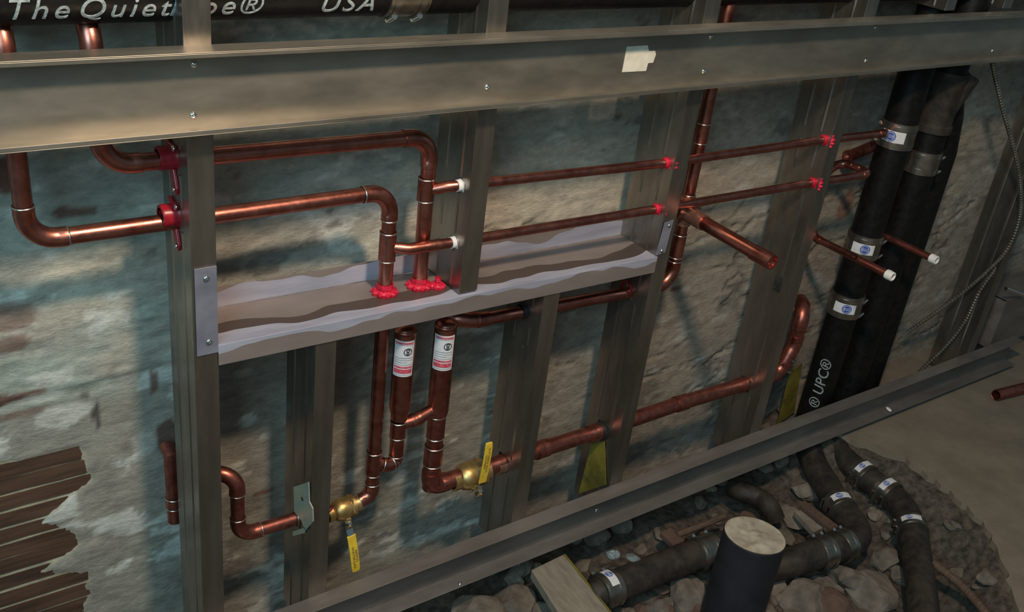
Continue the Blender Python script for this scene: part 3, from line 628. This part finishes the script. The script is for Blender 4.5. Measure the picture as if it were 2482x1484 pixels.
def ball_valve(c, axis, r, stemdir, hdir, hlen, hwid, label, scale=1.0):
    """brass body with hexagon ends, stem, packing nut and a yellow sleeved lever"""
    c, axis = Vector(c), Vector(axis).normalized(); stemdir = Vector(stemdir); stemdir = (stemdir - axis * stemdir.dot(axis)).normalized()
    t = thing('ball_valve', c, label, 'valve'); s = scale
    mb = MB(); mb.lathe(c - axis * .034 * s, axis, [(0, r * .98), (0, r * 1.25), (.010 * s, r * 1.25), (.012 * s, r * 1.1), (.016 * s, r * 1.45), (.026 * s, r * 1.68), (.038 * s, r * 1.68), (.048 * s, r * 1.5), (.0485 * s, r * 1.62), (.056 * s, r * 1.62), (.0565 * s, r * 1.2), (.066 * s, r * 1.25), (.068 * s, r * .98)], 30, )
    part('body', mb, BRASS, t)
    mb = MB(); mb.lathe(c + axis * .012 * s, axis, [(0, r * 1.5), (0, r * 1.78), (.004 * s, r * 1.78), (.004 * s, r * 1.5)], 6); mb.lathe(c + axis * .019 * s, axis, [(0, r * 1.3), (0, r * 1.5), (.003 * s, r * 1.5), (.003 * s, r * 1.3)], 24); part('hex_collar', mb, BRASS, t, smooth=False)
    b = c + stemdir * r * 1.5
    mb = MB(); mb.lathe(b - stemdir * r * .4, stemdir, [(0, r * .75), (r * .7, r * .7), (r * .7, r * .5), (r * 1.1, r * .5), (r * 1.1, r * .3), (r * 1.7, r * .3), (r * 1.7, .0001)], 6); st_ = part('stem', mb, BRASS, t, smooth=False)
    top = b + stemdir * r * .75; hdir = Vector(hdir).normalized(); side = Vector((0, -1, -.15)).cross(hdir).normalized(); outn = hdir.cross(side).normalized(); stem0 = stemdir; stemdir = outn
    mb = MB(); mb.lathe(top, stem0, [(0, .0001), (0, r * .55), (r * .3, r * .55), (r * .34, r * .3), (r * .34, .0001)], 6); part('handle_nut', mb, BRIGHT, t, smooth=False)
    # lever: steel strip that steps outwards, then the yellow sleeve
    def strip(pts, wd, th, mat, name, lab=None, parent=t):
        mb = MB(); vs = []; fs = []
        for (a, o_) in pts:
            q = top + hdir * a + stemdir * o_
            ww = wd if not hasattr(wd, '__call__') else wd(a)
            vs += [q - side * ww / 2, q + side * ww / 2, q + side * ww / 2 + stemdir * th, q - side * ww / 2 + stemdir * th]
        for i in range(len(pts) - 1):
            for k in range(4): a_ = 4 * i + k; b_ = 4 * i + (k + 1) % 4; fs.append((a_, b_, b_ + 4, a_ + 4))
        n = 4 * (len(pts) - 1); fs += [(3, 2, 1, 0), (n, n + 1, n + 2, n + 3)]; mb.add(vs, fs); return part(name, mb, mat, parent, lab, smooth=False, bevel=.0008)
    hb = strip([(-r * .6, 0), (hlen * .12, 0), (hlen * .24, .006), (hlen * .32, .007)], hwid * .8, .0016, BRIGHT, 'lever', 'bare steel end of the lever')
    n = 10; pts = [(hlen * .22 + hlen * .78 * i / n, .0045 + .004 * math.sin(i / n * 2.2)) for i in range(n + 1)]
    sl = strip(pts, lambda a: hwid * (1 if a < hlen * .93 else .82), .0035, YELLOW, 'lever_sleeve', 'yellow vinyl sleeve with black print')
    # two rows of print along the sleeve
    for row, (s0, body) in enumerate([(-.14, 'WATERGAS'), (.22, '600WOG')]):
        me = text_mesh(body, hwid * .42, .0001); org = origin_of(sl); L = max(v_.co.x for v_ in me.vertices); k = hlen * (.46 if row == 0 else .26) / L; a0 = hlen * (.44 if row == 0 else .52)
        for v_ in me.vertices:
            x, y, z = v_.co; a = a0 + x * k; o_ = .0045 + .004 * math.sin((a / hlen - .22) / .78 * 2.2) + .0036 + z; v_.co = top + hdir * a + side * (hwid * s0 + y * .9 - hwid * .1) + stemdir * o_ - org
        me.materials.append(BLACKINK); ob = bpy.data.objects.new('lettering', me); COL.objects.link(ob); ob.parent = sl
    return t
ball_valve(P(832, 1233, YP), (1, 0, .06), .0112, (0.25, -1, -1.0), (.13, -.02, -1), .100, .0150, 'small brass ball valve at left with a yellow lever hanging down', .85)
vc = P(1143, 1158, YP)
ball_valve(P(1140, 1152, YP), dirx, .0150, (.35, -1, -.55), (.02, 0, 1), .112, .0150, 'large brass ball valve at the centre bottom with its yellow lever standing up', 1.15)

# ------------------------------------------------------------------ lower left offset pipe through the short stud
LD = thing('copper_offset_pipe', P(576, 1240, YP), 'copper offset pipe low at left, stepping down and running to the pale bracket', 'pipe')
run(LD, [P(470, 1148, YP + .035), P(574, 1148, YP), P(577, 1300, YP), P(735, 1252, YP), P(812, 1238, YP)], H * .95, COPPERD, bend=1.3)
LE = thing('copper_pipe_stub', P(420, 1180, .118), 'short tarnished copper pipe in the wall recess seen left of the left stud', 'pipe')
v0, v1 = P(414, 1105, .120), P(424, 1262, .120)
mb = MB(); mb.tube([v0 + Vector((0, .02, .006)), v0, v1], [.010, .0105, .0105], 20); part('pipe', mb, COPPERD, LE); coupling(LE, (v1.x, .120, P(424, 1228, .12).z), (v1.x, .120, P(423, 1205, .12).z), .0105, 1.15, COPPERD)
mb = MB(); BX = .5435
bq = [(714, 1180), (750, 1168), (752, 1216), (760, 1232), (761, 1264), (742, 1286), (733, 1262), (716, 1240)]
mb.prism([XX(a, c, BX) for a, c in bq], (-.002, 0, 0)); t = thing('pipe_bracket', XX(740, 1230, BX), 'pale tan and green pipe bracket on the short stud', 'bracket'); part('plate', mb, TANM, t, smooth=False)
mb = MB(); mb.prism([XX(a, c, BX) for a, c in [(712, 1288), (742, 1278), (740, 1292), (712, 1299)]], (-.002, 0, 0)); part('lower_tab', mb, TANM, t, smooth=False)
mb = MB(); v = XX(733, 1210, BX - .0022); mb.lathe(v, (-1, 0, 0), [(0, .0035), (.0008, .0035), (.0008, .0001)], 14); part('bolt_hole', mb, BLACKINK, t)

# ------------------------------------------------------------------ stub-outs toward the viewer
SO = thing('stub_out_pipe', (1.281, YP, .645), 'capped copper stub pipe pointing out at the viewer right of the shelf', 'pipe')
mb = MB(); mb.tube([(1.281, -.006, .646), (1.281, -.150, .6425)], .0125, 28); part('pipe', mb, COPPER, SO)
mb = MB(); mb.lathe((1.281, -.148, .6425), (0, -1, 0), [(-.022, .0126), (-.021, .0138), (.018, .0138), (.022, .0130), (.022, .0105), (.017, .0103), (.014, .0001)], 28); part('end_cap', mb, COPPER, SO)
mb = MB(); mb.tube([(1.281, .046, .648), (1.281, -.008, .646)], .0150, 24); mb.tube([(1.252, .040, .655), (1.310, .044, .644)], .0150, 24); mb.tube([(1.287, YP, .62), (1.287, YP, .675)], .0140, 24); part('tee', mb, PINKISH, SO)
def stub_tip(x, z, y0, y1, lab, q):
    t = thing('stub_out_pipe', (x, y0, z), lab, 'pipe'); mb = MB(); mb.tube([(x, y0, z), (x, y1, z)], .0078, 20); part('pipe', mb, COPPERD, t)
    mb = MB(); mb.lathe((x, y1 + .012, z), (0, -1, 0), [(0, .0079), (.001, .0098), (.006, .0102), (.016, .0095), (.017, .0075), (.010, .0070), (.010, .0001)], 20); part('thread_tape', mb, CAPW, t, 'white tape round the open end'); return t
stub_tip(1.728, .512, -.045, -.125, 'dark copper stub with white taped tip, left and nearer of the two stubs', 0)
stub_tip(1.945, S2Z, .04, XX(2270, 633, 1.945).y + .004, 'dark copper stub with white taped tip, right of the two stubs', 0)
PB = thing('copper_pipe_stub', P(2080, 368, .12), 'dark copper pipe end close to the wall below the upper thin pipe', 'pipe'); mb = MB(); mb.tube([P(2058, 379, .115), P(2125, 350, .115)], .012, 20); part('pipe', mb, COPPERD, PB); mb = MB(); mb.lathe(P(2058, 379, .115), (-1, 0, .05), [(0, .012), (0, .0138), (.006, .0138), (.006, .009), (0, .0001)], 20); part('rim', mb, COPPERD, PB)

# ------------------------------------------------------------------ black cast iron stacks with no-hub couplings
def nohub(parent_label, c, axis, r, L, face, ac=0.0, label_mat=True, cat='coupling', flip=1):
    t = thing('pipe_coupling', c, parent_label, cat); c, axis = Vector(c), Vector(axis).normalized(); face = Vector(face)
    mb = MB(); n = 9; prof = [(-L / 2, r * 1.0), (-L / 2, r * 1.09)]
    for i in range(n * 2 + 1): prof.append((-L / 2 + L * (i + .5) / (n * 2 + 2), r * (1.10 if i % 2 else 1.085)))
    prof += [(L / 2, r * 1.09), (L / 2, r)]
    mb.lathe(c, axis, prof, 36); part('shield', mb, STAIN, t)
    for s_ in (-.32, .32):
        mb = MB(); mb.lathe(c + axis * L * s_, axis, [(-.004, r * 1.10), (-.004, r * 1.135), (.004, r * 1.135), (.004, r * 1.10)], 36); bd = part('band', mb, STAIN, t)
        f = (face - axis * face.dot(axis)).normalized(); sd = axis.cross(f); q = c + axis * L * s_ + (f * math.cos(ac + 1.25 * flip) + sd * math.sin(ac + 1.25 * flip)) * r * 1.16
        tn = (-f * math.sin(ac + 1.25 * flip) + sd * math.cos(ac + 1.25 * flip))
        mb = MB(); mb.tube([q - tn * .008, q + tn * .008], .0042, 10); mb.tube([q + tn * .008, q + tn * .013], .0034, 6); part('worm_screw', mb, BRIGHT, bd)
    if label_mat:
        lb = patch(t, 'label', c, axis, face, r * 1.14 + .0002, ac - .62, ac + .62, -L * .22, L * .22, WLABEL, 12, 'white label with a blue round mark')
        ringpatch(lb, 'logo', c, axis, face, r * 1.14 + .0008, ac + .12 * flip, 0, L * .20, .0001, BLUEINK)
        ringpatch(lb, 'logo_ring', c, axis, face, r * 1.14 + .0011, ac + .12 * flip, 0, L * .165, L * .145, WLABEL)
        for k in (-.05, 0, .05): patch(lb, 'logo_line', c, axis, face, r * 1.14 + .0009, ac + .12 * flip - .16, ac + .12 * flip + .16, L * k - .0004, L * k + .0004, WLABEL, 6)
    return t
RC = .0345
def ironpipe(name, path, r, label, mat=IRON, loc=None):
    t = thing(name, loc or path[0], label, 'pipe'); mb = MB(); mb.tube(path, r, 32); part('pipe', mb, mat, t); return t
V1X, V2X, V3X = 1.8855, 2.0105, 2.118
face = CAM - Vector((V1X, .05, .5)); face.z = 0
v1 = ironpipe('cast_iron_stack', [(V1X, .052, -.10), (V1X, .052, 1.30)], RC, 'black cast-iron stack, left of the three, with raised white-edged lettering low down')
v2 = ironpipe('cast_iron_stack', [(V2X, .052, -.10), (V2X, .052, 1.30)], RC, 'black cast-iron stack, middle of the three, with one plain steel coupling up high')
v3 = ironpipe('cast_iron_stack', [(V3X, .075, -.10), (V3X, .075, .66), (V3X - .012, .080, .74), (V3X - .05, .085, .84), (V3X - .07, .09, 1.30)], RC * .97, 'black cast-iron stack, right of the three, bending left near the top')
for y, lab in [(322, 'steel coupling with white label on the left black stack, topmost'), (590, 'labelled steel coupling on the left black stack, middle one beside the taped stubs'), (733, 'steel coupling with white label on the left black stack, lowest')]:
    q = {322: (2177, 322), 590: (2092, 590), 733: (2047, 733)}[y]; v = P(q[0], q[1], .02)
    nohub(lab, (V1X, .052, P(q[0], q[1], .052).z), (0, 0, 1), RC, .054, face, .05 if y != 322 else -.15, flip=-1 if y == 322 else 1)
v = P(2235, 387, .052); nohub('plain steel coupling without label on the middle black stack', (V2X, .052, v.z), (0, 0, 1), RC, .050, face, 0, False)
# wye fitting high on the middle stack
wy = thing('wye_fitting', (V2X, .052, .78), 'dusty dark wye fitting high on the middle black stack', 'fitting'); mb = MB()
mb.lathe((V2X, .052, .73), (0, 0, 1), [(0, RC), (0, RC * 1.16), (.014, RC * 1.16), (.018, RC * 1.06), (.11, RC * 1.06), (.115, RC * 1.16), (.13, RC * 1.16), (.13, RC)], 32)
mb.tube([(V2X, .052, .77), (V2X + .034, .050, .825), (V2X + .045, .050, .85)], [RC * 1.0, RC * 1.0, RC * 1.1], 24); part('body', mb, IRONDUST, wy)
text_on_cyl(v1, 'raised_lettering', '\u00ae UPC\u00ae', (V1X, .052, P(1972, 975, .05).z), (0, 0, 1), face, RC, .034, .010, CHALK, .0009, .15, 1, .0002, 1.05)

# ------------------------------------------------------------------ horizontal cast iron pipe along the top
YT = .052; zb_ = .5 * (P(0, 68, YT - .02).z + P(830, 35, YT - .02).z); RT = .034
pz = P(400, 51, YT - .015).z + RT * .93
top = ironpipe('cast_iron_pipe', [(-.35, YT, pz - .001), (2.6, YT, pz - .001)], RT, 'black cast-iron pipe running level along the top edge with raised lettering')
nohub('brassy brown pipe coupling on the top black pipe', (P(985, 22, .03).x, YT, pz), (1, 0, 0), RT, .058, CAM - Vector((.9, YT, 1.1)), 0, False)
fT = CAM - Vector((.4, YT, pz))
for body, px, py, sz in [('The', 8, 52, .034), ('Quiet', 184, 50, .034), ('Pipe\u00ae', 405, 38, .036), ('USA', 768, 32, .036)]:
    v = P(px, py, YT - RT * .75)
    text_on_cyl(top, 'raised_lettering', body, (v.x, YT, pz - .001), (1, 0, 0), Vector((0, -1, 0)), RT, sz, .023, CHALK, .0008, .25, 1, .0002, 1.25)

# ------------------------------------------------------------------ trench pipes
def trench(label, pts, r, mat=IRONDUST, name='drain_pipe', smoothn=10):
    # smooth the polyline with a Catmull-Rom curve
    pts = [Vector(q) for q in pts]; ext = [pts[0] * 2 - pts[1]] + pts + [pts[-1] * 2 - pts[-2]]; path = []
    for i in range(1, len(ext) - 2):
        p0, p1, p2, p3 = ext[i - 1:i + 3]
        for k in range(smoothn):
            t = k / smoothn; path.append(.5 * ((2 * p1) + (p2 - p0) * t + (2 * p0 - 5 * p1 + 4 * p2 - p3) * t * t + (-p0 + 3 * p1 - 3 * p2 + p3) * t ** 3))
    path.append(pts[-1]); t_ = thing(name, pts[0], label, 'pipe'); mb = MB(); mb.tube(path, r, 28); part('pipe', mb, mat, t_); return t_
ZT = -.045
def T(x, y, z=ZT): return Q(x, y, z)
RD = .031
trench('dusty black drain pipe curving back left in the trench through an elbow', [T(1955, 1075, -.03), T(1975, 1130), T(2005, 1180), T(2035, 1232), T(2066, 1268), T(2076, 1300), T(2050, 1322), T(2010, 1334), T(1935, 1357), T(1860, 1378, -.06)], RD)
trench('dusty black drain pipe at right in the trench, ending toward the lower frame edge', [T(2010, 1050, -.03), T(2045, 1110), T(2090, 1152), T(2150, 1195), T(2190, 1235), T(2212, 1290), T(2222, 1350), T(2232, 1420), T(2240, 1500), T(2244, 1560)], RD * .98)
trench('dusty pale-backed drain pipe in the trench left of the upright stub', [T(1800, 1312, -.06), T(1712, 1337), T(1600, 1377), T(1520, 1410), T(1465, 1432), T(1440, 1443, -.052)], RD, IRONDUST)
trench('short dark drain bend in the trench right behind the upright stub', [T(1775, 1185, -.06), T(1800, 1195), T(1840, 1207), T(1865, 1228), T(1880, 1260, -.07)], .021)
trench('thin brown pipe sloping down at the right edge of the trench', [T(2262, 1366, -.03), T(2300, 1395, -.03), T(2345, 1435, -.03), T(2400, 1500, -.03)], .0085, WOODS, 'thin_pipe')
trench('thin dark pipe lying in the trench left of the upright stub', [T(1640, 1297, -.05), T(1700, 1275, -.05), T(1755, 1252, -.05)], .007, WOODS, 'thin_pipe')
upv = Vector((0, -.35, 1))
def nh(lab, q, ax, L, ac=0, lm=True, r=RD, flip=1): nohub(lab, T(*q), ax, r, L, upv, ac, lm, flip=flip)
d = lambda a, b: (T(*b) - T(*a)).normalized()
nh('labelled steel coupling on the bending trench pipe, above its elbow', (2036, 1230), d((2005, 1180), (2060, 1262)), .040, .35)
nh('first labelled steel coupling on the right trench pipe, nearest the floor channel', (2092, 1153), d((2045, 1110), (2140, 1187)), .036, .35)
nh('second labelled steel coupling on the right trench pipe', (2150, 1195), d((2110, 1168), (2185, 1226)), .036, .35)
nh('third labelled steel coupling on the right trench pipe, before it runs toward the viewer', (2210, 1284), d((2200, 1255), (2218, 1320)), .034, .55)
nh('shiny unlabelled steel coupling next to the trench elbow', (2043, 1324), d((2076, 1305), (2010, 1334)), .030, 0, False, RD * 1.02)
nh('shiny unlabelled steel coupling right of the upright stub', (1993, 1340), d((2030, 1328), (1950, 1353)), .036, 0, False, RD * 1.02)
nh('mottled steel coupling just left of the upright stub', (1708, 1339), d((1750, 1324), (1660, 1355)), .050, 0, False, RD * 1.02)
nh('labelled steel coupling at the left end of the trench pipe by the plank', (1472, 1430), d((1530, 1406), (1440, 1442)), .040, .35, r=RD * 1.02)
# upright stub filled with concrete
sb = thing('upright_pipe_stub', (1.313, -.262, -.12), 'thick black upright pipe stub topped with dusty packed concrete', 'pipe')
ax = (Vector((1.313, -.262, .12)) - (Vector((1.313, -.262, .12)) + Vector((-.020, -.012, -.30)))).normalized(); topc = Vector((1.313, -.262, .118))
mb = MB(); mb.tube([topc - ax * .30, topc], .0575, 48, (True, False)); mb.lathe(topc, ax, [(0, .0575), (.001, .0555), (-.004, .0545)], 48); part('pipe', mb, simple('black_plastic', (.012, .013, .018), (.02, .02, .026), 0, .55, 20), sb)
nr, ns = 14, 48; vs = []; fs = []
u = ax.cross(Vector((0, 1, 0))).normalized(); v_ = ax.cross(u)
for i in range(nr + 1):
    for k in range(ns):
        r_ = .0562 * i / nr; a = 2 * math.pi * k / ns; q = topc + (u * math.cos(a) + v_ * math.sin(a)) * r_
        hgt = float(fbm(np.array([q.x]), np.array([q.y]), 40, 40, 777, 4)[0]) * .014 * (1 - (i / nr) ** 6) + .002
        vs.append(q + ax * hgt)
for i in range(nr):
    for k in range(ns): a = i * ns + k; b = i * ns + (k + 1) % ns; fs.append((a, a + ns, b + ns, b))
mb = MB(); mb.add(vs, fs); part('concrete_fill', mb, CONCEND, sb, 'dusty tan concrete filling the pipe end')
# plank with yellow edge, wood splinters, slab
def plank(pq, z, th, mat, name, label, cat, edge=None):
    t = thing(name, Q(*pq[0], z), label, cat); pts = [Q(a, c, z) for a, c in pq]
    mb = MB(); mb.prism(pts, (0, 0, -th)); part('board', mb, mat, t, smooth=False, bevel=.001)
    if edge:
        a, b = pts[1], pts[2]; n = (b - a).cross(Vector((0, 0, 1))).normalized(); e = pts[0] - a; n = -n if n.dot(e) > 0 else n
        mb = MB(); mb.prism([a + n * .0003, b + n * .0003, b + n * .004, a + n * .004], (0, 0, -th * 1.1)); part('edge_strip', mb, edge, t, 'yellow edge strip', smooth=False)
    return t
plank([(1288, 1382), (1366, 1344), (1498, 1510), (1400, 1560)], -.030, .02, WOODB, 'plank', 'flat grey-tan plank with a yellow edge crossing the trench', 'plank', YELLOWD)
plank([(1938, 1222), (1950, 1212), (2034, 1275), (2020, 1286)], -.04, .010, WOODS, 'wood_splinter', 'dark brown wood splinter lying in the trench behind the stub', 'wood')
plank([(1925, 1238), (1952, 1236), (1998, 1278), (1972, 1290)], -.055, .014, STONEP, 'concrete_shard', 'long pale concrete shard beside the brown splinter', 'debris')
plank([(1600, 1290), (1625, 1278), (1660, 1310), (1632, 1322)], -.05, .012, BRICKM, 'brick_fragment', 'flat reddish brick fragment behind the left trench pipe', 'debris')
# clear lumps added for the shiny glints in the trench
GL = new_mat('clear_glint'); GL[2].inputs['Transmission Weight'].default_value = .85; GL[2].inputs['Roughness'].default_value = .08; GL[2].inputs['Base Color'].default_value = (.75, .85, .88, 1); GL = GL[0]
for q, s, lab in [((1485, 1345), .016, 'small clear lump added for a glint beside the plank'), ((1535, 1352), .015, 'clear lump added for a glint on the trench pipe')]:
    v = Q(*q, -.02); ob = rock('glint_lump', v, (s, s * .8, s * .6), GL, None, int(q[0]), .8); tag(ob, lab, 'glint')

# ------------------------------------------------------------------ loose copper pipe at the right edge, on the floor
v0, v1 = Q(2414, 958, .016), Q(2560, 922, .016); t = thing('loose_copper_pipe', v0, 'loose open-ended copper pipe lying on the floor at the right edge', 'pipe')
dr = (v1 - v0).normalized(); mb = MB(); mb.lathe(v0, dr, [(.05, .0001), (.05, .0115), (0, .0125), (-.001, .0140), (0, .0145), ((v1 - v0).length, .0145)], 28); part('pipe', mb, COPPERD, t)

# ------------------------------------------------------------------ armored cables
def armored(label, pts, r=.0048):
    pts = [Vector(q) for q in pts]; ext = [pts[0] * 2 - pts[1]] + pts + [pts[-1] * 2 - pts[-2]]; path = []
    for i in range(1, len(ext) - 2):
        p0, p1, p2, p3 = ext[i - 1:i + 3]; L = (p2 - p1).length; n = max(4, int(L / .0020))
        for k in range(n):
            t = k / n; path.append(.5 * ((2 * p1) + (p2 - p0) * t + (2 * p0 - 5 * p1 + 4 * p2 - p3) * t * t + (-p0 + 3 * p1 - 3 * p2 + p3) * t ** 3))
    t_ = thing('armored_cable', pts[0], label, 'cable'); mb = MB(); mb.tube(path, [r * (1.12 if (i // 2) % 2 else .85) for i in range(len(path))], 10); part('armor', mb, STAIN, t_, smooth=False)
armored('silver armored cable hanging in a long curve at right, ending against the wall', [P(2395, 100, .03), P(2412, 185, .03), P(2432, 270, .02), P(2462, 380, 0), P(2474, 460, -.01), P(2470, 530, -.01), P(2440, 605, 0), P(2385, 665, .02), P(2300, 735, .06), P(2196, 808, .11)])
armored('second armored cable branching lower, dropping behind the floor channel', [P(2455, 560, .01), P(2418, 640, .01), P(2372, 710, .02), P(2338, 780, .03), P(2290, 842, .04), P(2235, 895, .05), P(2200, 935, .05)])

# ------------------------------------------------------------------ yellow sheets at the stud feet
def sheet(pq, Xp, lab, mat=YELLOWD):
    t = thing('yellow_strip', XX(*pq[0], Xp), lab, 'strip'); mb = MB(); mb.prism([XX(a, c, Xp) for a, c in pq], (-.0015, 0, 0)); part('sheet', mb, mat, t, smooth=False)
sheet([(1435, 1075), (1466, 1070), (1470, 1175), (1403, 1197)], SX[2] - .0018, 'yellow plastic strip against the foot of the stud under the shelf\'s right end')
v = P(1925, 900, .10); t = thing('yellow_strip', v, 'yellow strip behind the foot of the stud beside the black stacks', 'strip'); mb = MB(); mb.prism([P(a, c, .10) for a, c in [(1915, 905), (1945, 880), (1925, 1000), (1885, 1030)]], (0, .002, 0)); part('sheet', mb, YELLOWD, t, smooth=False)
# ------------------------------------------------------------------ sheet-metal box end at far right behind the last stud
t = thing('junction_box', P(2420, 760, .02), 'dark sheet-metal box low at the right edge behind the last stud', 'box'); v = P(2395, 800, .05); mb = MB()
mb.box((v.x, .03, v.z - .05), (v.x + .30, .032, v.z + .10)); mb.box((v.x, .032, v.z - .05), (v.x + .002, .13, v.z + .10)); mb.box((v.x, .032, v.z + .098), (v.x + .30, .13, v.z + .10)); part('case', mb, TRACKM, t, smooth=False)
mb = MB(); a, b = P(2438, 700, .02), P(2478, 715, .02); mb.tube([a, b], .005, 12); part('glint_bar', mb, BRIGHT, t)  # bright bar added for the glint on the box
